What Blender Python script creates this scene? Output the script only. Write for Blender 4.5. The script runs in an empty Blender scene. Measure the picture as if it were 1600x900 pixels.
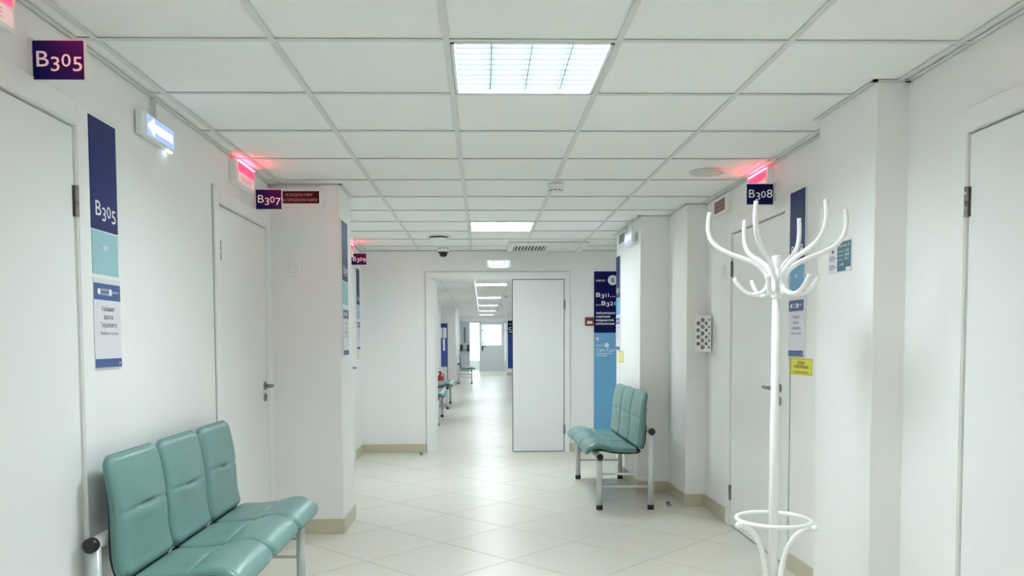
import bpy, bmesh, math, random
from mathutils import Vector, Matrix

C = bpy.context.scene.collection
R = random.Random(7)

# ------------------------------------------------------------------ camera
F_PX, PITCH, YAW, ROLL, CX, CY = 1244.14, -0.0490174, -0.0212604, -0.004201, 780.267, 593.457
CAM_H = 1.297
cam = bpy.data.cameras.new('camera')
camo = bpy.data.objects.new('camera', cam)
C.objects.link(camo)
fw = Vector((-math.sin(YAW)*math.cos(PITCH), math.cos(YAW)*math.cos(PITCH), math.sin(PITCH)))
rt = Vector((math.cos(YAW), math.sin(YAW), 0))
up = rt.cross(fw)
r2 = rt*math.cos(ROLL) + up*math.sin(ROLL)
u2 = -rt*math.sin(ROLL) + up*math.cos(ROLL)
M = Matrix((r2, u2, -fw)).transposed().to_4x4()
M.translation = Vector((0, 0, CAM_H))
camo.matrix_world = M
cam.sensor_width = 36
cam.lens = F_PX/1600*36
cam.shift_x = (800-CX)/1600
cam.shift_y = (CY-450)/1600
cam.clip_start = 0.05
bpy.context.scene.camera = camo

# ------------------------------------------------------------------ world, exposure
sc = bpy.context.scene
w = bpy.data.worlds.new('daylight'); sc.world = w; w.use_nodes = True
bg = w.node_tree.nodes['Background']
bg.inputs[0].default_value = (0.80, 0.97, 1.0, 1); bg.inputs[1].default_value = 1.7
sc.view_settings.view_transform = 'Standard'
sc.view_settings.look = 'None'
sc.view_settings.gamma = 1
sc.view_settings.exposure = 1.28
sc.view_settings.use_curve_mapping = False
LAMP = 15.0            # radiance of the troffer panels
FARLAMP = 11.0
sc.cycles.max_bounces = 14
sc.cycles.diffuse_bounces = 10
sc.cycles.glossy_bounces = 4
sc.cycles.sample_clamp_indirect = 6
sc.cycles.use_denoising = True
try: sc.cycles.denoiser = 'OPENIMAGEDENOISE'
except Exception: pass

# ------------------------------------------------------------------ materials
def srgb(r, g, b):
    f = lambda c: (c/255/12.92 if c/255 <= .04045 else ((c/255+.055)/1.055)**2.4)
    return (f(r), f(g), f(b), 1)
def lin(r, g, b): return (r, g, b, 1)
MATS = {}
def mat(name, col, rough=.5, metal=0., var=.03, scale=6., bump=0., bscale=60., emit=None, estr=0., coat=0., spec=.5, island=0., trans=0.):
    if name in MATS: return MATS[name]
    m = bpy.data.materials.new(name); m.use_nodes = True
    nt = m.node_tree; n = nt.nodes; b = n['Principled BSDF']
    tc = n.new('ShaderNodeTexCoord')
    no = n.new('ShaderNodeTexNoise'); no.inputs['Scale'].default_value = scale; no.inputs['Detail'].default_value = 3
    nt.links.new(tc.outputs['Object'], no.inputs['Vector'])
    mix = n.new('ShaderNodeMix'); mix.data_type = 'RGBA'
    mix.inputs[6].default_value = tuple(max(0, c*(1-var)) for c in col[:3])+(1,)
    mix.inputs[7].default_value = tuple(min(1, c*(1+var)) for c in col[:3])+(1,)
    nt.links.new(no.outputs['Fac'], mix.inputs[0])
    out = mix.outputs[2]
    if island:
        oi = n.new('ShaderNodeObjectInfo'); hsv = n.new('ShaderNodeHueSaturation')
        mr = n.new('ShaderNodeMapRange'); mr.inputs['To Min'].default_value = 1-island; mr.inputs['To Max'].default_value = 1+island
        nt.links.new(oi.outputs['Random'], mr.inputs['Value']); nt.links.new(mr.outputs[0], hsv.inputs['Value'])
        nt.links.new(out, hsv.inputs['Color']); out = hsv.outputs[0]
    nt.links.new(out, b.inputs['Base Color'])
    b.inputs['Roughness'].default_value = rough; b.inputs['Metallic'].default_value = metal
    b.inputs['Specular IOR Level'].default_value = spec
    if coat: b.inputs['Coat Weight'].default_value = coat; b.inputs['Coat Roughness'].default_value = .1
    if trans: b.inputs['Transmission Weight'].default_value = trans
    if bump:
        nb = n.new('ShaderNodeTexNoise'); nb.inputs['Scale'].default_value = bscale; nb.inputs['Detail'].default_value = 4
        nt.links.new(tc.outputs['Object'], nb.inputs['Vector'])
        bp = n.new('ShaderNodeBump'); bp.inputs['Strength'].default_value = bump; bp.inputs['Distance'].default_value = .002
        nt.links.new(nb.outputs['Fac'], bp.inputs['Height']); nt.links.new(bp.outputs[0], b.inputs['Normal'])
    if emit: b.inputs['Emission Color'].default_value = emit; b.inputs['Emission Strength'].default_value = estr
    MATS[name] = m; return m

WALL = mat('wall_paint', lin(.855, .862, .858), .5, var=.012, scale=1.5, bump=.12, bscale=160)
TILE = mat('ceiling_tile', lin(.865, .882, .875), .85, var=.012, scale=9, bump=.25, bscale=300, island=.012)
TEE = mat('grid_metal', lin(.68, .70, .69), .5, var=.01)
SLAB = mat('slab_concrete', lin(.3, .3, .3), .9)
DOORM = mat('door_laminate', lin(.84, .858, .862), .38, var=.01, scale=2)
FRAME = mat('door_frame_paint', lin(.86, .873, .87), .35, var=.01)
FLOORT = mat('porcelain_floor_tile', srgb(219, 217, 205), .30, spec=.4, var=.025, scale=4, bump=.02, bscale=25, island=.012)
GROUT = mat('floor_grout', srgb(168, 165, 150), .8)
JOINT = mat('shadow_joint_grey', srgb(150, 155, 150), .8)  # grey for the shadow line painted round door frames
SKIRT = mat('beige_skirting_tile', srgb(196, 189, 168), .35, var=.05, scale=8, island=.015)
TEAL = mat('teal_leatherette', srgb(107, 146, 143), .36, var=.07, scale=5, bump=.10, bscale=420, coat=.08)
TEALD = mat('shaded_green_shell', srgb(22, 58, 64), .45, var=.05)  # shell colour darkened to hold the shade behind the backrests
PIPE = mat('piping', srgb(84, 130, 126), .4)
TUBE = mat('silver_grey_tube', srgb(206, 210, 212), .32, metal=.1, var=.02)
BLACK = mat('black_plastic', lin(.012, .012, .013), .35)
DARK = mat('gap_shade_black', lin(.01, .01, .01), .9)  # near-black for the shade painted into door gaps
STEEL = mat('brushed_steel', srgb(150, 150, 146), .3, metal=.9, var=.05, scale=40)
WHITEP = mat('white_enamel', lin(.90, .91, .91), .3, var=.01, coat=.2)
WPLAS = mat('white_plastic', lin(.82, .84, .83), .35, var=.01)
GPLAS = mat('grey_plastic', lin(.62, .65, .62), .5, var=.01)
NAVY = mat('navy_print', srgb(18, 34, 102), .45, var=.02, spec=.25)
NAVYD = mat('deep_navy_print', srgb(0, 6, 76), .5, var=.02, spec=.2)
AQUA = mat('aqua_print', srgb(150, 194, 203), .42, var=.02)
SKYB = mat('sky_blue_print', srgb(105, 165, 208), .45, var=.02)
ROYAL = mat('royal_blue_print', srgb(18, 62, 148), .45, var=.02)
PAPER = mat('paper', srgb(222, 222, 230), .6, var=.01)
SLATEB = mat('slate_blue_print', srgb(62, 88, 142), .45, var=.02)
WHT = mat('white_print', lin(.88, .88, .88), .5)
GREYTXT = mat('grey_ink', srgb(120, 126, 140), .6)
BLACKTXT = mat('black_ink', srgb(30, 30, 30), .6)
TEALP = mat('teal_print', srgb(34, 100, 118), .4, var=.06, scale=30)
YEL = mat('yellow_print', srgb(226, 220, 70), .5)
YELP = mat('pale_yellow_print', srgb(232, 230, 140), .5)
DRED = mat('dark_red_panel', srgb(74, 4, 10), .45, var=.05, spec=.2)
DREDT = mat('faded_red_ink', srgb(222, 160, 160), .5)
MAROON = mat('dusty_maroon_panel', srgb(128, 92, 92), .45)
RED = mat('signal_red', srgb(190, 14, 24), .35)
BRICKR = mat('call_point_red', srgb(122, 34, 30), .45)
GGREEN = mat('grey_green_panel', srgb(120, 136, 124), .5)
MET = mat('door_grey_laminate', srgb(196, 203, 206), .4)
LPANEL = mat('lamp_panel', lin(.9, .9, .9), .5, emit=(.86, .965, 1, 1), estr=LAMP)
LPANELB = mat('lamp_panel_louvred', lin(.9, .9, .9), .5, emit=(.86, .965, 1, 1), estr=LAMP*1.45)
LPANEL2 = mat('lamp_panel_far', lin(.9, .9, .9), .5, emit=(.86, .92, 1, 1), estr=FARLAMP)
LOUV = mat('louvre_divider_metal', lin(.40, .46, .50), .5, spec=.2)
LOUVS = mat('louvre_slat_metal', lin(.052, .062, .067), .5, spec=.1)
REDGLOW = mat('red_glow', lin(.6, .05, .08), .5, emit=(1, .05, .12, 1), estr=1.0)
REDLED = mat('red_led_strip', lin(.6, .05, .08), .5, emit=(1, .03, .06, 1), estr=44)
REDTXT = mat('red_glow_dark_ink', lin(.30, 0, .02), .5, emit=(.8, .0, .07, 1), estr=.04)
PINKP = mat('pale_lit_plastic', srgb(225, 210, 208), .5, emit=(1, .75, .76, 1), estr=.12)
EXITBG = mat('lit_blue_panel', lin(.3, .4, .7), .4, emit=(.30, .42, .85, 1), estr=.38)
EXITW = mat('lit_white_panel', lin(.9, .9, .9), .4, emit=(.80, .88, 1, 1), estr=1.3)
EXITC = mat('lit_cyan_panel', lin(.3, .4, .45), .4, emit=(.45, .62, .70, 1), estr=.33)
EXITT = mat('lit_cyan_letter', lin(.9, .9, .9), .4, emit=(.80, .97, 1, 1), estr=1.6)
GLASS = mat('pane_glass', lin(.95, .98, .97), .02, trans=1.)
GLASS.node_tree.nodes['Principled BSDF'].inputs['IOR'].default_value = 1.05

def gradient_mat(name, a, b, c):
    """print with red lamp glow put into its colour: a lower left, b upper right, c lower right"""
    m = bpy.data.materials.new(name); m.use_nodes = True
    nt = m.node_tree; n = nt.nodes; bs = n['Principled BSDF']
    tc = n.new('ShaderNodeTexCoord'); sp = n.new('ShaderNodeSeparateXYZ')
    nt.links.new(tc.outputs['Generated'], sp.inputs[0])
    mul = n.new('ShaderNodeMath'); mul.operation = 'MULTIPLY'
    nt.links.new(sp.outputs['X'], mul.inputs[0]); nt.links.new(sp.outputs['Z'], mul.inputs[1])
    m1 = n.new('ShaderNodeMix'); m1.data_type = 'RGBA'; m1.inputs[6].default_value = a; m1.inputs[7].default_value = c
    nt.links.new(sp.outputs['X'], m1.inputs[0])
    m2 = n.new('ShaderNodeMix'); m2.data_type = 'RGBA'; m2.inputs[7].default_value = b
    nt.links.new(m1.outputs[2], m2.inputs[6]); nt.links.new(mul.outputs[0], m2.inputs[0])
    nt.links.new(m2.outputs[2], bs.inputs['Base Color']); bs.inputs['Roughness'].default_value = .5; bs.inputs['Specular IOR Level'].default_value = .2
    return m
GRAD = gradient_mat('navy_red_glow', srgb(0, 0, 84), srgb(40, 4, 96), srgb(12, 2, 88))  # navy face, red glow of the warning box painted in
GRAD2 = gradient_mat('navy_purple_glow', srgb(6, 6, 84), srgb(44, 8, 92), srgb(18, 8, 84))  # navy face, weaker purple glow painted in

# ------------------------------------------------------------------ mesh helpers
class B:
    """collects primitives (world coordinates) for one mesh"""
    def __init__(s): s.v = []; s.f = []; s.sm = []
    def add(s, vs, fs, smooth=False):
        o = len(s.v); s.v += [tuple(v) for v in vs]
        for f in fs: s.f.append([i+o for i in f]); s.sm.append(smooth)
        return s
    def box(s, x0, x1, y0, y1, z0, z1):
        if x0 > x1: x0, x1 = x1, x0
        if y0 > y1: y0, y1 = y1, y0
        if z0 > z1: z0, z1 = z1, z0
        return s.add([(x0,y0,z0),(x1,y0,z0),(x1,y1,z0),(x0,y1,z0),(x0,y0,z1),(x1,y0,z1),(x1,y1,z1),(x0,y1,z1)],
              [(0,3,2,1),(4,5,6,7),(0,1,5,4),(1,2,6,5),(2,3,7,6),(3,0,4,7)])
    def prism(s, poly, z0, z1):
        n = len(poly)
        return s.add([(x,y,z0) for x,y in poly]+[(x,y,z1) for x,y in poly],
              [tuple(range(n))[::-1], tuple(range(n,2*n))]+[(i,(i+1)%n,n+(i+1)%n,n+i) for i in range(n)])
    def tube(s, pts, r, seg=12, caps=True, closed=False):
        pts = [Vector(p) for p in pts]; n = len(pts)
        rs = r if isinstance(r, (list, tuple)) else [r]*n
        vs = []; prev = None
        for i, p in enumerate(pts):
            if closed: t = (pts[(i+1)%n]-pts[i-1]).normalized()
            elif i == 0: t = (pts[1]-p).normalized()
            elif i == n-1: t = (p-pts[-2]).normalized()
            else: t = (pts[i+1]-pts[i-1]).normalized()
            if prev is None:
                a = Vector((0,0,1)) if abs(t.z) < .9 else Vector((1,0,0))
                x = t.cross(a).normalized()
            else:
                x = (prev - t*prev.dot(t)).normalized()
            prev = x; y = t.cross(x)
            for k in range(seg):
                a = 2*math.pi*k/seg
                vs.append(p + (x*math.cos(a)+y*math.sin(a))*rs[i])
        fs = []
        m = n if closed else n-1
        for i in range(m):
            j = (i+1) % n
            for k in range(seg):
                fs.append((i*seg+k, i*seg+(k+1)%seg, j*seg+(k+1)%seg, j*seg+k))
        s.add(vs, fs, True)
        if caps and not closed:
            o = len(s.v)-len(vs)
            s.f.append([o+k for k in range(seg)][::-1]); s.sm.append(False)
            s.f.append([o+(n-1)*seg+k for k in range(seg)]); s.sm.append(False)
        return s
    def lathe(s, cx, cy, prof, seg=24, smooth=True):
        """prof: [(r,z)...] bottom to top about a vertical axis"""
        vs = []; n = len(prof)
        for r, z in prof:
            for k in range(seg):
                a = 2*math.pi*k/seg; vs.append((cx+r*math.cos(a), cy+r*math.sin(a), z))
        fs = [(i*seg+k, i*seg+(k+1)%seg, (i+1)*seg+(k+1)%seg, (i+1)*seg+k) for i in range(n-1) for k in range(seg)]
        s.add(vs, fs, smooth)
        o = len(s.v)-len(vs)
        s.f.append([o+k for k in range(seg)][::-1]); s.sm.append(False)
        s.f.append([o+(n-1)*seg+k for k in range(seg)]); s.sm.append(False)
        return s

def obj(name, b, m, parent=None, bevel=0., label=None):
    """B -> one mesh object; world coordinates are made local to the root of parent"""
    root = parent
    while root is not None and root.parent is not None: root = root.parent
    if root is not None:
        off = Vector(root.location)
        if parent is not root: pass
    else:
        xs = [v[0] for v in b.v]; ys = [v[1] for v in b.v]; zs = [v[2] for v in b.v]
        off = Vector(((min(xs)+max(xs))/2, (min(ys)+max(ys))/2, min(zs)))
    me = bpy.data.meshes.new(name)
    me.from_pydata([tuple(Vector(v)-off) for v in b.v], [], b.f)
    me.polygons.foreach_set('use_smooth', b.sm)
    me.materials.append(m); me.update()
    o = bpy.data.objects.new(name, me); C.objects.link(o)
    if parent is not None: o.parent = parent
    else: o.location = off
    if bevel:
        md = o.modifiers.new('bevel', 'BEVEL'); md.width = bevel; md.segments = 2; md.limit_method = 'ANGLE'; md.angle_limit = .7
    if label: o['label'] = label
    return o
def thing(name, label, cat, loc, group=None):
    o = bpy.data.objects.new(name, None); C.objects.link(o); o.location = loc
    o.empty_display_size = .1
    o['label'] = label; o['category'] = cat
    if group: o['group'] = group
    return o
def tag(o, label, cat, group=None):
    o['label'] = label; o['category'] = cat
    if group: o['group'] = group
    return o
def struct(name, label=None, loc=(0,0,0)):
    o = bpy.data.objects.new(name, None); C.objects.link(o); o.location = loc; o['kind'] = 'structure'
    o['label'] = label or name.replace('_', ' ')
    return o
def smesh(name, b, m, label, bevel=0.):
    o = obj(name, b, m, None, bevel); o['kind'] = 'structure'; o['label'] = label; return o

class P:
    """a drawing plane: a = to the right, b = up, d = towards the viewer"""
    def __init__(s, origin, r, u=(0,0,1)):
        s.o = Vector(origin); s.r = Vector(r); s.u = Vector(u); s.n = s.r.cross(s.u)
    def pt(s, a, b, d=0): return s.o + s.r*a + s.u*b + s.n*d
    def box(s, bb, a0, a1, b0, b1, d0, d1):
        ps = [s.pt(a,b,d) for d in (d0,d1) for a,b in ((a0,b0),(a1,b0),(a1,b1),(a0,b1))]
        return bb.add(ps, [(0,3,2,1),(4,5,6,7),(0,1,5,4),(1,2,6,5),(2,3,7,6),(3,0,4,7)])
    def poly(s, bb, pts, d0, d1):
        n = len(pts)
        ps = [s.pt(a,b,d0) for a,b in pts]+[s.pt(a,b,d1) for a,b in pts]
        return bb.add(ps, [tuple(range(n))[::-1], tuple(range(n,2*n))]+[(i,(i+1)%n,n+(i+1)%n,n+i) for i in range(n)])
    def disc(s, bb, a, b, r, d0, d1, seg=28, ra=None):
        return s.poly(bb, [(a+(ra or r)*math.cos(2*math.pi*k/seg), b+r*math.sin(2*math.pi*k/seg)) for k in range(seg)], d0, d1)

GL = {}
def glyphs(txt, bold=0.):
    """triangles of a string set in the default font, size 1, origin at the baseline"""
    key = (txt, bold)
    if key in GL: return GL[key]
    cu = bpy.data.curves.new('t', 'FONT'); cu.body = txt; cu.size = 1; cu.offset = bold; cu.resolution_u = 3
    ob = bpy.data.objects.new('t', cu); C.objects.link(ob)
    dg = bpy.context.evaluated_depsgraph_get()
    me = bpy.data.meshes.new_from_object(ob.evaluated_get(dg))
    vs = [tuple(v.co) for v in me.vertices]; fs = [tuple(p.vertices) for p in me.polygons]
    bpy.data.objects.remove(ob); bpy.data.curves.remove(cu); bpy.data.meshes.remove(me)
    x0 = min((v[0] for v in vs), default=0); x1 = max((v[0] for v in vs), default=0)
    GL[key] = (vs, fs, x0, x1); return GL[key]
def put_text(bb, pl, txt, a, b, size, d, bold=0., align='l', sx=1., width=None):
    vs, fs, x0, x1 = glyphs(txt, bold)
    if width: sx = width/((x1-x0)*size)
    wd = (x1-x0)*size*sx
    a0 = a - {'l':0,'c':wd/2,'r':wd}[align]
    bb.add([pl.pt(a0+(v[0]-x0)*size*sx, b+v[1]*size, d) for v in vs], fs)
    return wd
def old_style(bb, pl, txt, a, b, capH, width, d, bold=.012):
    """capitals with old-style figures: 0 1 2 at x-height, 3 4 5 7 9 hanging below the baseline"""
    items = []; x = 0
    for ch in txt:
        vs, fs, x0, x1 = glyphs(ch, bold)
        k, dy = 1., 0.
        if ch in '012': k = .80
        elif ch in '34579': k, dy = .92, -.20
        elif ch in '.': k = 1.
        pad_ = .07 if ch == '1' else 0
        x += pad_; items.append((vs, fs, x0, k, dy, x)); x += (x1-x0)*k + .075 + pad_*.6
    x -= .075; s = capH/.727; sx = width/x
    for vs, fs, x0, k, dy, xx in items:
        bb.add([pl.pt(a+(xx+(v[0]-x0)*k)*sx, b+(v[1]*k+dy)*s, d) for v in vs], fs)

LW, RW, H = -1.40, 1.73, 2.333            # left wall, right wall, ceiling height
YB = 9.25                                  # cross wall with the double door
Y0 = -3.0                                  # wall behind the camera
FL, FR, YE = -1.14, 1.60, 33.3             # far corridor walls and its end
PL = lambda x: P((x, 0, 0), (0, 1, 0))     # on a wall seen looking left; a = world y
PR = lambda x: P((x, 0, 0), (0, -1, 0))    # on a wall seen looking right; a = -world y
PF = lambda y: P((0, y, 0), (1, 0, 0))     # on a wall facing the camera; a = world x

# ================================================================== SETTING
# ---- floor
floor = struct('floor', 'pale beige porcelain floor tiles laid diagonally', (0, 3, 0))
obj('floor_bed', B().box(LW-.2, RW+.2, Y0, YB+.2, -.06, -.0018), GROUT, floor)
def clip(poly, x0, x1, y0, y1):
    def cut(ps, inside, inter):
        out = []
        for i, p in enumerate(ps):
            q = ps[i-1]
            if inside(p):
                if not inside(q): out.append(inter(q, p))
                out.append(p)
            elif inside(q): out.append(inter(q, p))
        return out
    def ix(c): return lambda p, q: (c, p[1]+(q[1]-p[1])*(c-p[0])/(q[0]-p[0]))
    def iy(c): return lambda p, q: (p[0]+(q[0]-p[0])*(c-p[1])/(q[1]-p[1]), c)
    for ins, it in ((lambda p: p[0] >= x0, ix(x0)), (lambda p: p[0] <= x1, ix(x1)), (lambda p: p[1] >= y0, iy(y0)), (lambda p: p[1] <= y1, iy(y1))):
        poly = cut(poly, ins, it)
        if len(poly) < 3: return []
    return poly
SQ = math.sqrt(.5)
g = .0022
for i in range(-16, 18):
    for j in range(-16, 20):
        ua, wa = 3.402+.598*i, 3.776+.600*j
        pts = []
        for u, wv in ((ua+g, wa+g), (ua+.598-g, wa+g), (ua+.598-g, wa+.6-g), (ua+g, wa+.6-g)):
            pts.append(((u-wv)*SQ, (u+wv)*SQ))
        pts = clip(pts, LW, RW, Y0, YB+.15)
        if len(pts) < 3: continue
        ar = abs(sum(pts[k-1][0]*pts[k][1]-pts[k][0]*pts[k-1][1] for k in range(len(pts))))/2
        if ar < .002: continue
        if sum(pts[k-1][0]*pts[k][1]-pts[k][0]*pts[k-1][1] for k in range(len(pts))) < 0: pts = pts[::-1]
        obj('floor_tile', B().prism(pts, -.012, R.uniform(-.0002, .0002)), FLOORT, floor)
# far corridor: same tiles, too foreshortened to tell apart singly, joined
fb = B()
for i in range(-4, 50):
    for j in range(-4, 50):
        ua, wa = 3.402+.598*i, 3.776+.600*j
        pts = [((u-wv)*SQ, (u+wv)*SQ) for u, wv in ((ua+g, wa+g), (ua+.598-g, wa+g), (ua+.598-g, wa+.6-g), (ua+g, wa+.6-g))]
        pts = clip(pts, -1.75, 2.0, YB+.15, YE+3)
        if len(pts) >= 3:
            if sum(pts[k-1][0]*pts[k][1]-pts[k][0]*pts[k-1][1] for k in range(len(pts))) < 0: pts = pts[::-1]
            fb.prism(pts, -.012, 0)
ft = obj('far_floor_tiling', fb, FLOORT, floor); ft['kind'] = 'stuff'
obj('far_floor_bed', B().box(-1.9, 2.1, YB+.2, YE+3, -.06, -.0018), GROUT, floor)

# ---- walls. A wall along Y with door openings (y0, y1, ztop)
DOORS_L = [(1.885, 2.80, 2.045), (4.285, 5.215, 2.035), (7.68, 8.60, 2.035)]
DOORS_R = [(1.90, 2.824, 2.03), (4.512, 5.492, 2.03)]
def long_wall(name, x, out, y0, y1, doors, label):
    b = B(); T = .16*out; y = y0
    for a, c, zt in doors:
        b.box(x, x+T, y, a, 0, 2.6); b.box(x, x+T, a, c, zt, 2.6); y = c
    b.box(x, x+T, y, y1, 0, 2.6); b.box(x+T, x+T*1.5, y0, y1, 0, 2.6)
    return smesh(name, b, WALL, label)
long_wall('wall_left', LW, -1, Y0, YB, DOORS_L, 'white painted left corridor wall')
long_wall('wall_right', RW, 1, Y0, YB, DOORS_R, 'white painted right corridor wall')
OX0, OX1, OZ = -.575, .970, 2.02
smesh('wall_back', B().box(-1.6, OX0, YB, YB+.15, 0, 2.6).box(OX1, 1.97, YB, YB+.15, 0, 2.6).box(OX0, OX1, YB, YB+.15, OZ, 2.6), WALL, 'white cross wall around the double doorway')
smesh('wall_front', B().box(-1.6, 1.97, Y0-.15, Y0, 0, 2.6), WALL, 'white wall closing the corridor behind the viewer')
def column(x0, x1, y0, y1, label):
    return smesh('column', B().box(x0, x1, y0, y1, 0, 2.6), WALL, label, .006)
column(LW-.01, -.945, 5.36, 5.82, 'white boxed column on the left carrying the light switch')
column(1.595, RW+.01, 3.232, 3.775, 'shallow white pilaster on the right beside the coat rack')
column(1.575, RW+.01, 6.12, 6.72, 'narrow white pilaster on the right with the perforated box')
column(1.33, RW+.01, 6.70, 7.88, 'wide white column behind the right bench')
# far corridor walls
smesh('wall_left.001', B().box(FL-.15, FL, YB+.15, 22.0, 0, 2.6).box(-1.9, -1.75, 22.0, YE, 0, 2.6).box(-1.75, FL-.15, 22, 22.1, 0, 2.6), WALL, 'white left wall of the corridor beyond the doorway')
column(-1.76, -.775, 23.6, 26.6, 'white column far down the corridor behind the single chair')
smesh('wall_right.001', B().box(FR, FR+.15, YB+.15, YE, 0, 2.6), WALL, 'white right wall of the corridor beyond the doorway')
column(.93, FR+.01, 30.0, 30.5, 'white column far down the corridor carrying a blue banner')
EX0, EX1, EZ = -.93, 1.02, 2.10
smesh('wall_end', B().box(-1.9, EX0, YE, YE+.15, 0, 2.6).box(EX1, 1.8, YE, YE+.15, 0, 2.6).box(EX0, EX1, YE, YE+.15, EZ, 2.6), WALL, 'end wall of the far corridor around the exit doors')
# stair landing with glazing outside the end doors
smesh('wall_landing', B().box(-2.0, -1.9, YE+.15, YE+2.9, 0, 2.6).box(1.9, 2.0, YE+.15, YE+2.9, 0, 2.6).box(-2, 2, YE+2.8, YE+2.9, 0, .35), WALL, 'low wall of the glazed landing')
gw = struct('window_1', 'glazed landing window with white mullions', (0, YE+2.85, .35))
gb = B()
for x in (-1.9, -.95, 0, .95, 1.86): gb.box(x, x+.05, YE+2.82, YE+2.88, .35, 2.6)
for z in (.35, 1.2, 1.75): gb.box(-1.9, 1.9, YE+2.82, YE+2.88, z, z+.05)
obj('window_frame', gb, FRAME, gw)
obj('pane', B().box(-1.9, 1.9, YE+2.845, YE+2.852, .35, 2.6), GLASS, gw)

# ---- ceiling
ceil = struct('ceiling', 'suspended ceiling of square mineral tiles on a metal grid', (0, 3, H))
obj('ceiling_slab', B().box(-2.1, 2.1, Y0-.2, YE+3, 2.6, 2.7), SLAB, ceil)
GX = [-1.319+.6*i for i in range(6)]; GY0 = 2.2115
LIGHTS = [(-1.39+.001, 0), (2.8115, 0), (7.0115, 0), (10.6115, 1), (14.5, 1), (18.93, 1), (23.1, 1), (27.4, 1), (31.6, 1)]
HW = .012
COLS = [(LW, -.945, 5.36, 5.82), (1.595, RW, 3.232, 3.775), (1.575, RW, 6.12, 6.72), (1.33, RW, 6.70, 7.88)]
def runs(x0, x1, yc, hw):        # spans of a cross tee free of columns
    return [(x0, x1)]
# main tees (along the corridor)
for x in GX:
    obj('main_tee', B().box(x-HW, x+HW, Y0, YB, H, H+.003).box(x-.001, x+.001, Y0, YB, H+.003, H+.03), TEE, ceil)
XS = [LW] + GX + [RW]
cols = list(zip(XS[:-1], XS[1:]))
jj = range(-8, 12)
def inside_col(xa, xb, ya, yb):
    return any(xa >= c[0]-.02 and xb <= c[1]+.02 and ya >= c[2]-.02 and yb <= c[3]+.02 for c in COLS)
tile_cache = {}
for j in jj:
    y = GY0+.6*j
    for xa, xb in cols:
        a, b_ = (xa+HW if xa != LW else xa), (xb-HW if xb != RW else xb)
        obj('cross_tee', B().box(a, b_, y-HW, y+HW, H+.0004, H+.003), TILE if False else TEE, ceil)
    ya, yb = y+HW+.0, min(y+.6-HW, YB)
    if yb-ya < .02: continue
    for xa, xb in cols:
        if abs(xa+.119) < .01 and any(abs(y-l[0]) < .05 for l in LIGHTS): continue
        a, b_ = xa+.008, xb-.008
        obj('ceiling_tile', B().box(a, b_, y+.008, min(y+.592, YB), H+.0055, H+.018), TILE, ceil)
yl = GY0+.6*-8
obj('ceiling_tile', B().box(LW, RW, Y0, yl-.008, H+.0055, H+.018), TILE, ceil)
# wall angles round walls and columns
def angle(x0, y0, x1, y1, nx, ny):
    b = B()
    if x0 == x1: b.box(x0, x0+nx*.022, y0, y1, H-.002, H+.001).box(x0, x0+nx*.002, y0, y1, H-.002, H+.02)
    else: b.box(x0, x1, y0, y0+ny*.022, H-.002, H+.001).box(x0, x1, y0, y0+ny*.002, H-.002, H+.02)
    obj('wall_angle', b, TEE, ceil)
for s in [(LW, Y0, LW, 5.36, 1, 0), (LW, 5.36, -.945+.022, 5.36, 0, -1), (-.945, 5.338, -.945, 5.842, 1, 0), (LW, 5.82, -.945+.022, 5.82, 0, 1), (LW, 5.82, LW, YB, 1, 0),
          (LW, YB, RW, YB, 0, -1), (RW, Y0, RW, 3.232, -1, 0), (1.573, 3.232, RW, 3.232, 0, -1), (1.595, 3.21, 1.595, 3.797, -1, 0), (RW, 3.775, RW, 6.12, -1, 0),
          (1.553, 6.12, RW, 6.12, 0, -1), (1.575, 6.098, 1.575, 6.70, -1, 0), (1.308, 6.70, 1.575, 6.70, 0, -1), (1.33, 6.678, 1.33, 7.90, -1, 0), (1.308, 7.88, RW, 7.88, 0, 1), (RW, 7.88, RW, YB, -1, 0)]:
    angle(*s)
# far corridor ceiling: too foreshortened to pick tiles apart, still real pieces
fb, ftb = B(), B()
y = 9.4
far_l = [l[0] for l in LIGHTS if l[1]]
XF = [-1.75, -1.319, -.719, -.119, .481, 1.081, 1.681, 2.0]
for xa in XF[1:-1]: ftb.box(xa-HW, xa+HW, YB+.15, YE+3, H, H+.003)
k = 0; y = 9.4115
while y < YE+3:
    for xa, xb in zip(XF[:-1], XF[1:]):
        if abs(xa+.119) < .01:
            hit = [l for l in far_l if l > y-.59 and l < y+.59]
            if hit:
                l = hit[0]
                if l > y: fb.box(xa+.006, xb-.006, y+.006, l-.002, H+.0055, H+.018)
                else:
                    if y+.6 > l+.6: fb.box(xa+.006, xb-.006, l+.602, y+.594, H+.0055, H+.018)
                continue
        fb.box(xa+.006, xb-.006, y+.006, y+.594, H+.0055, H+.018)
    ftb.box(-1.75, 2.0, y-HW, y+HW, H+.0004, H+.003)
    y += .6
o = obj('far_ceiling_tiling', fb, TILE, ceil); o['kind'] = 'stuff'
o = obj('far_ceiling_grid', ftb, TEE, ceil); o['kind'] = 'stuff'

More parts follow.
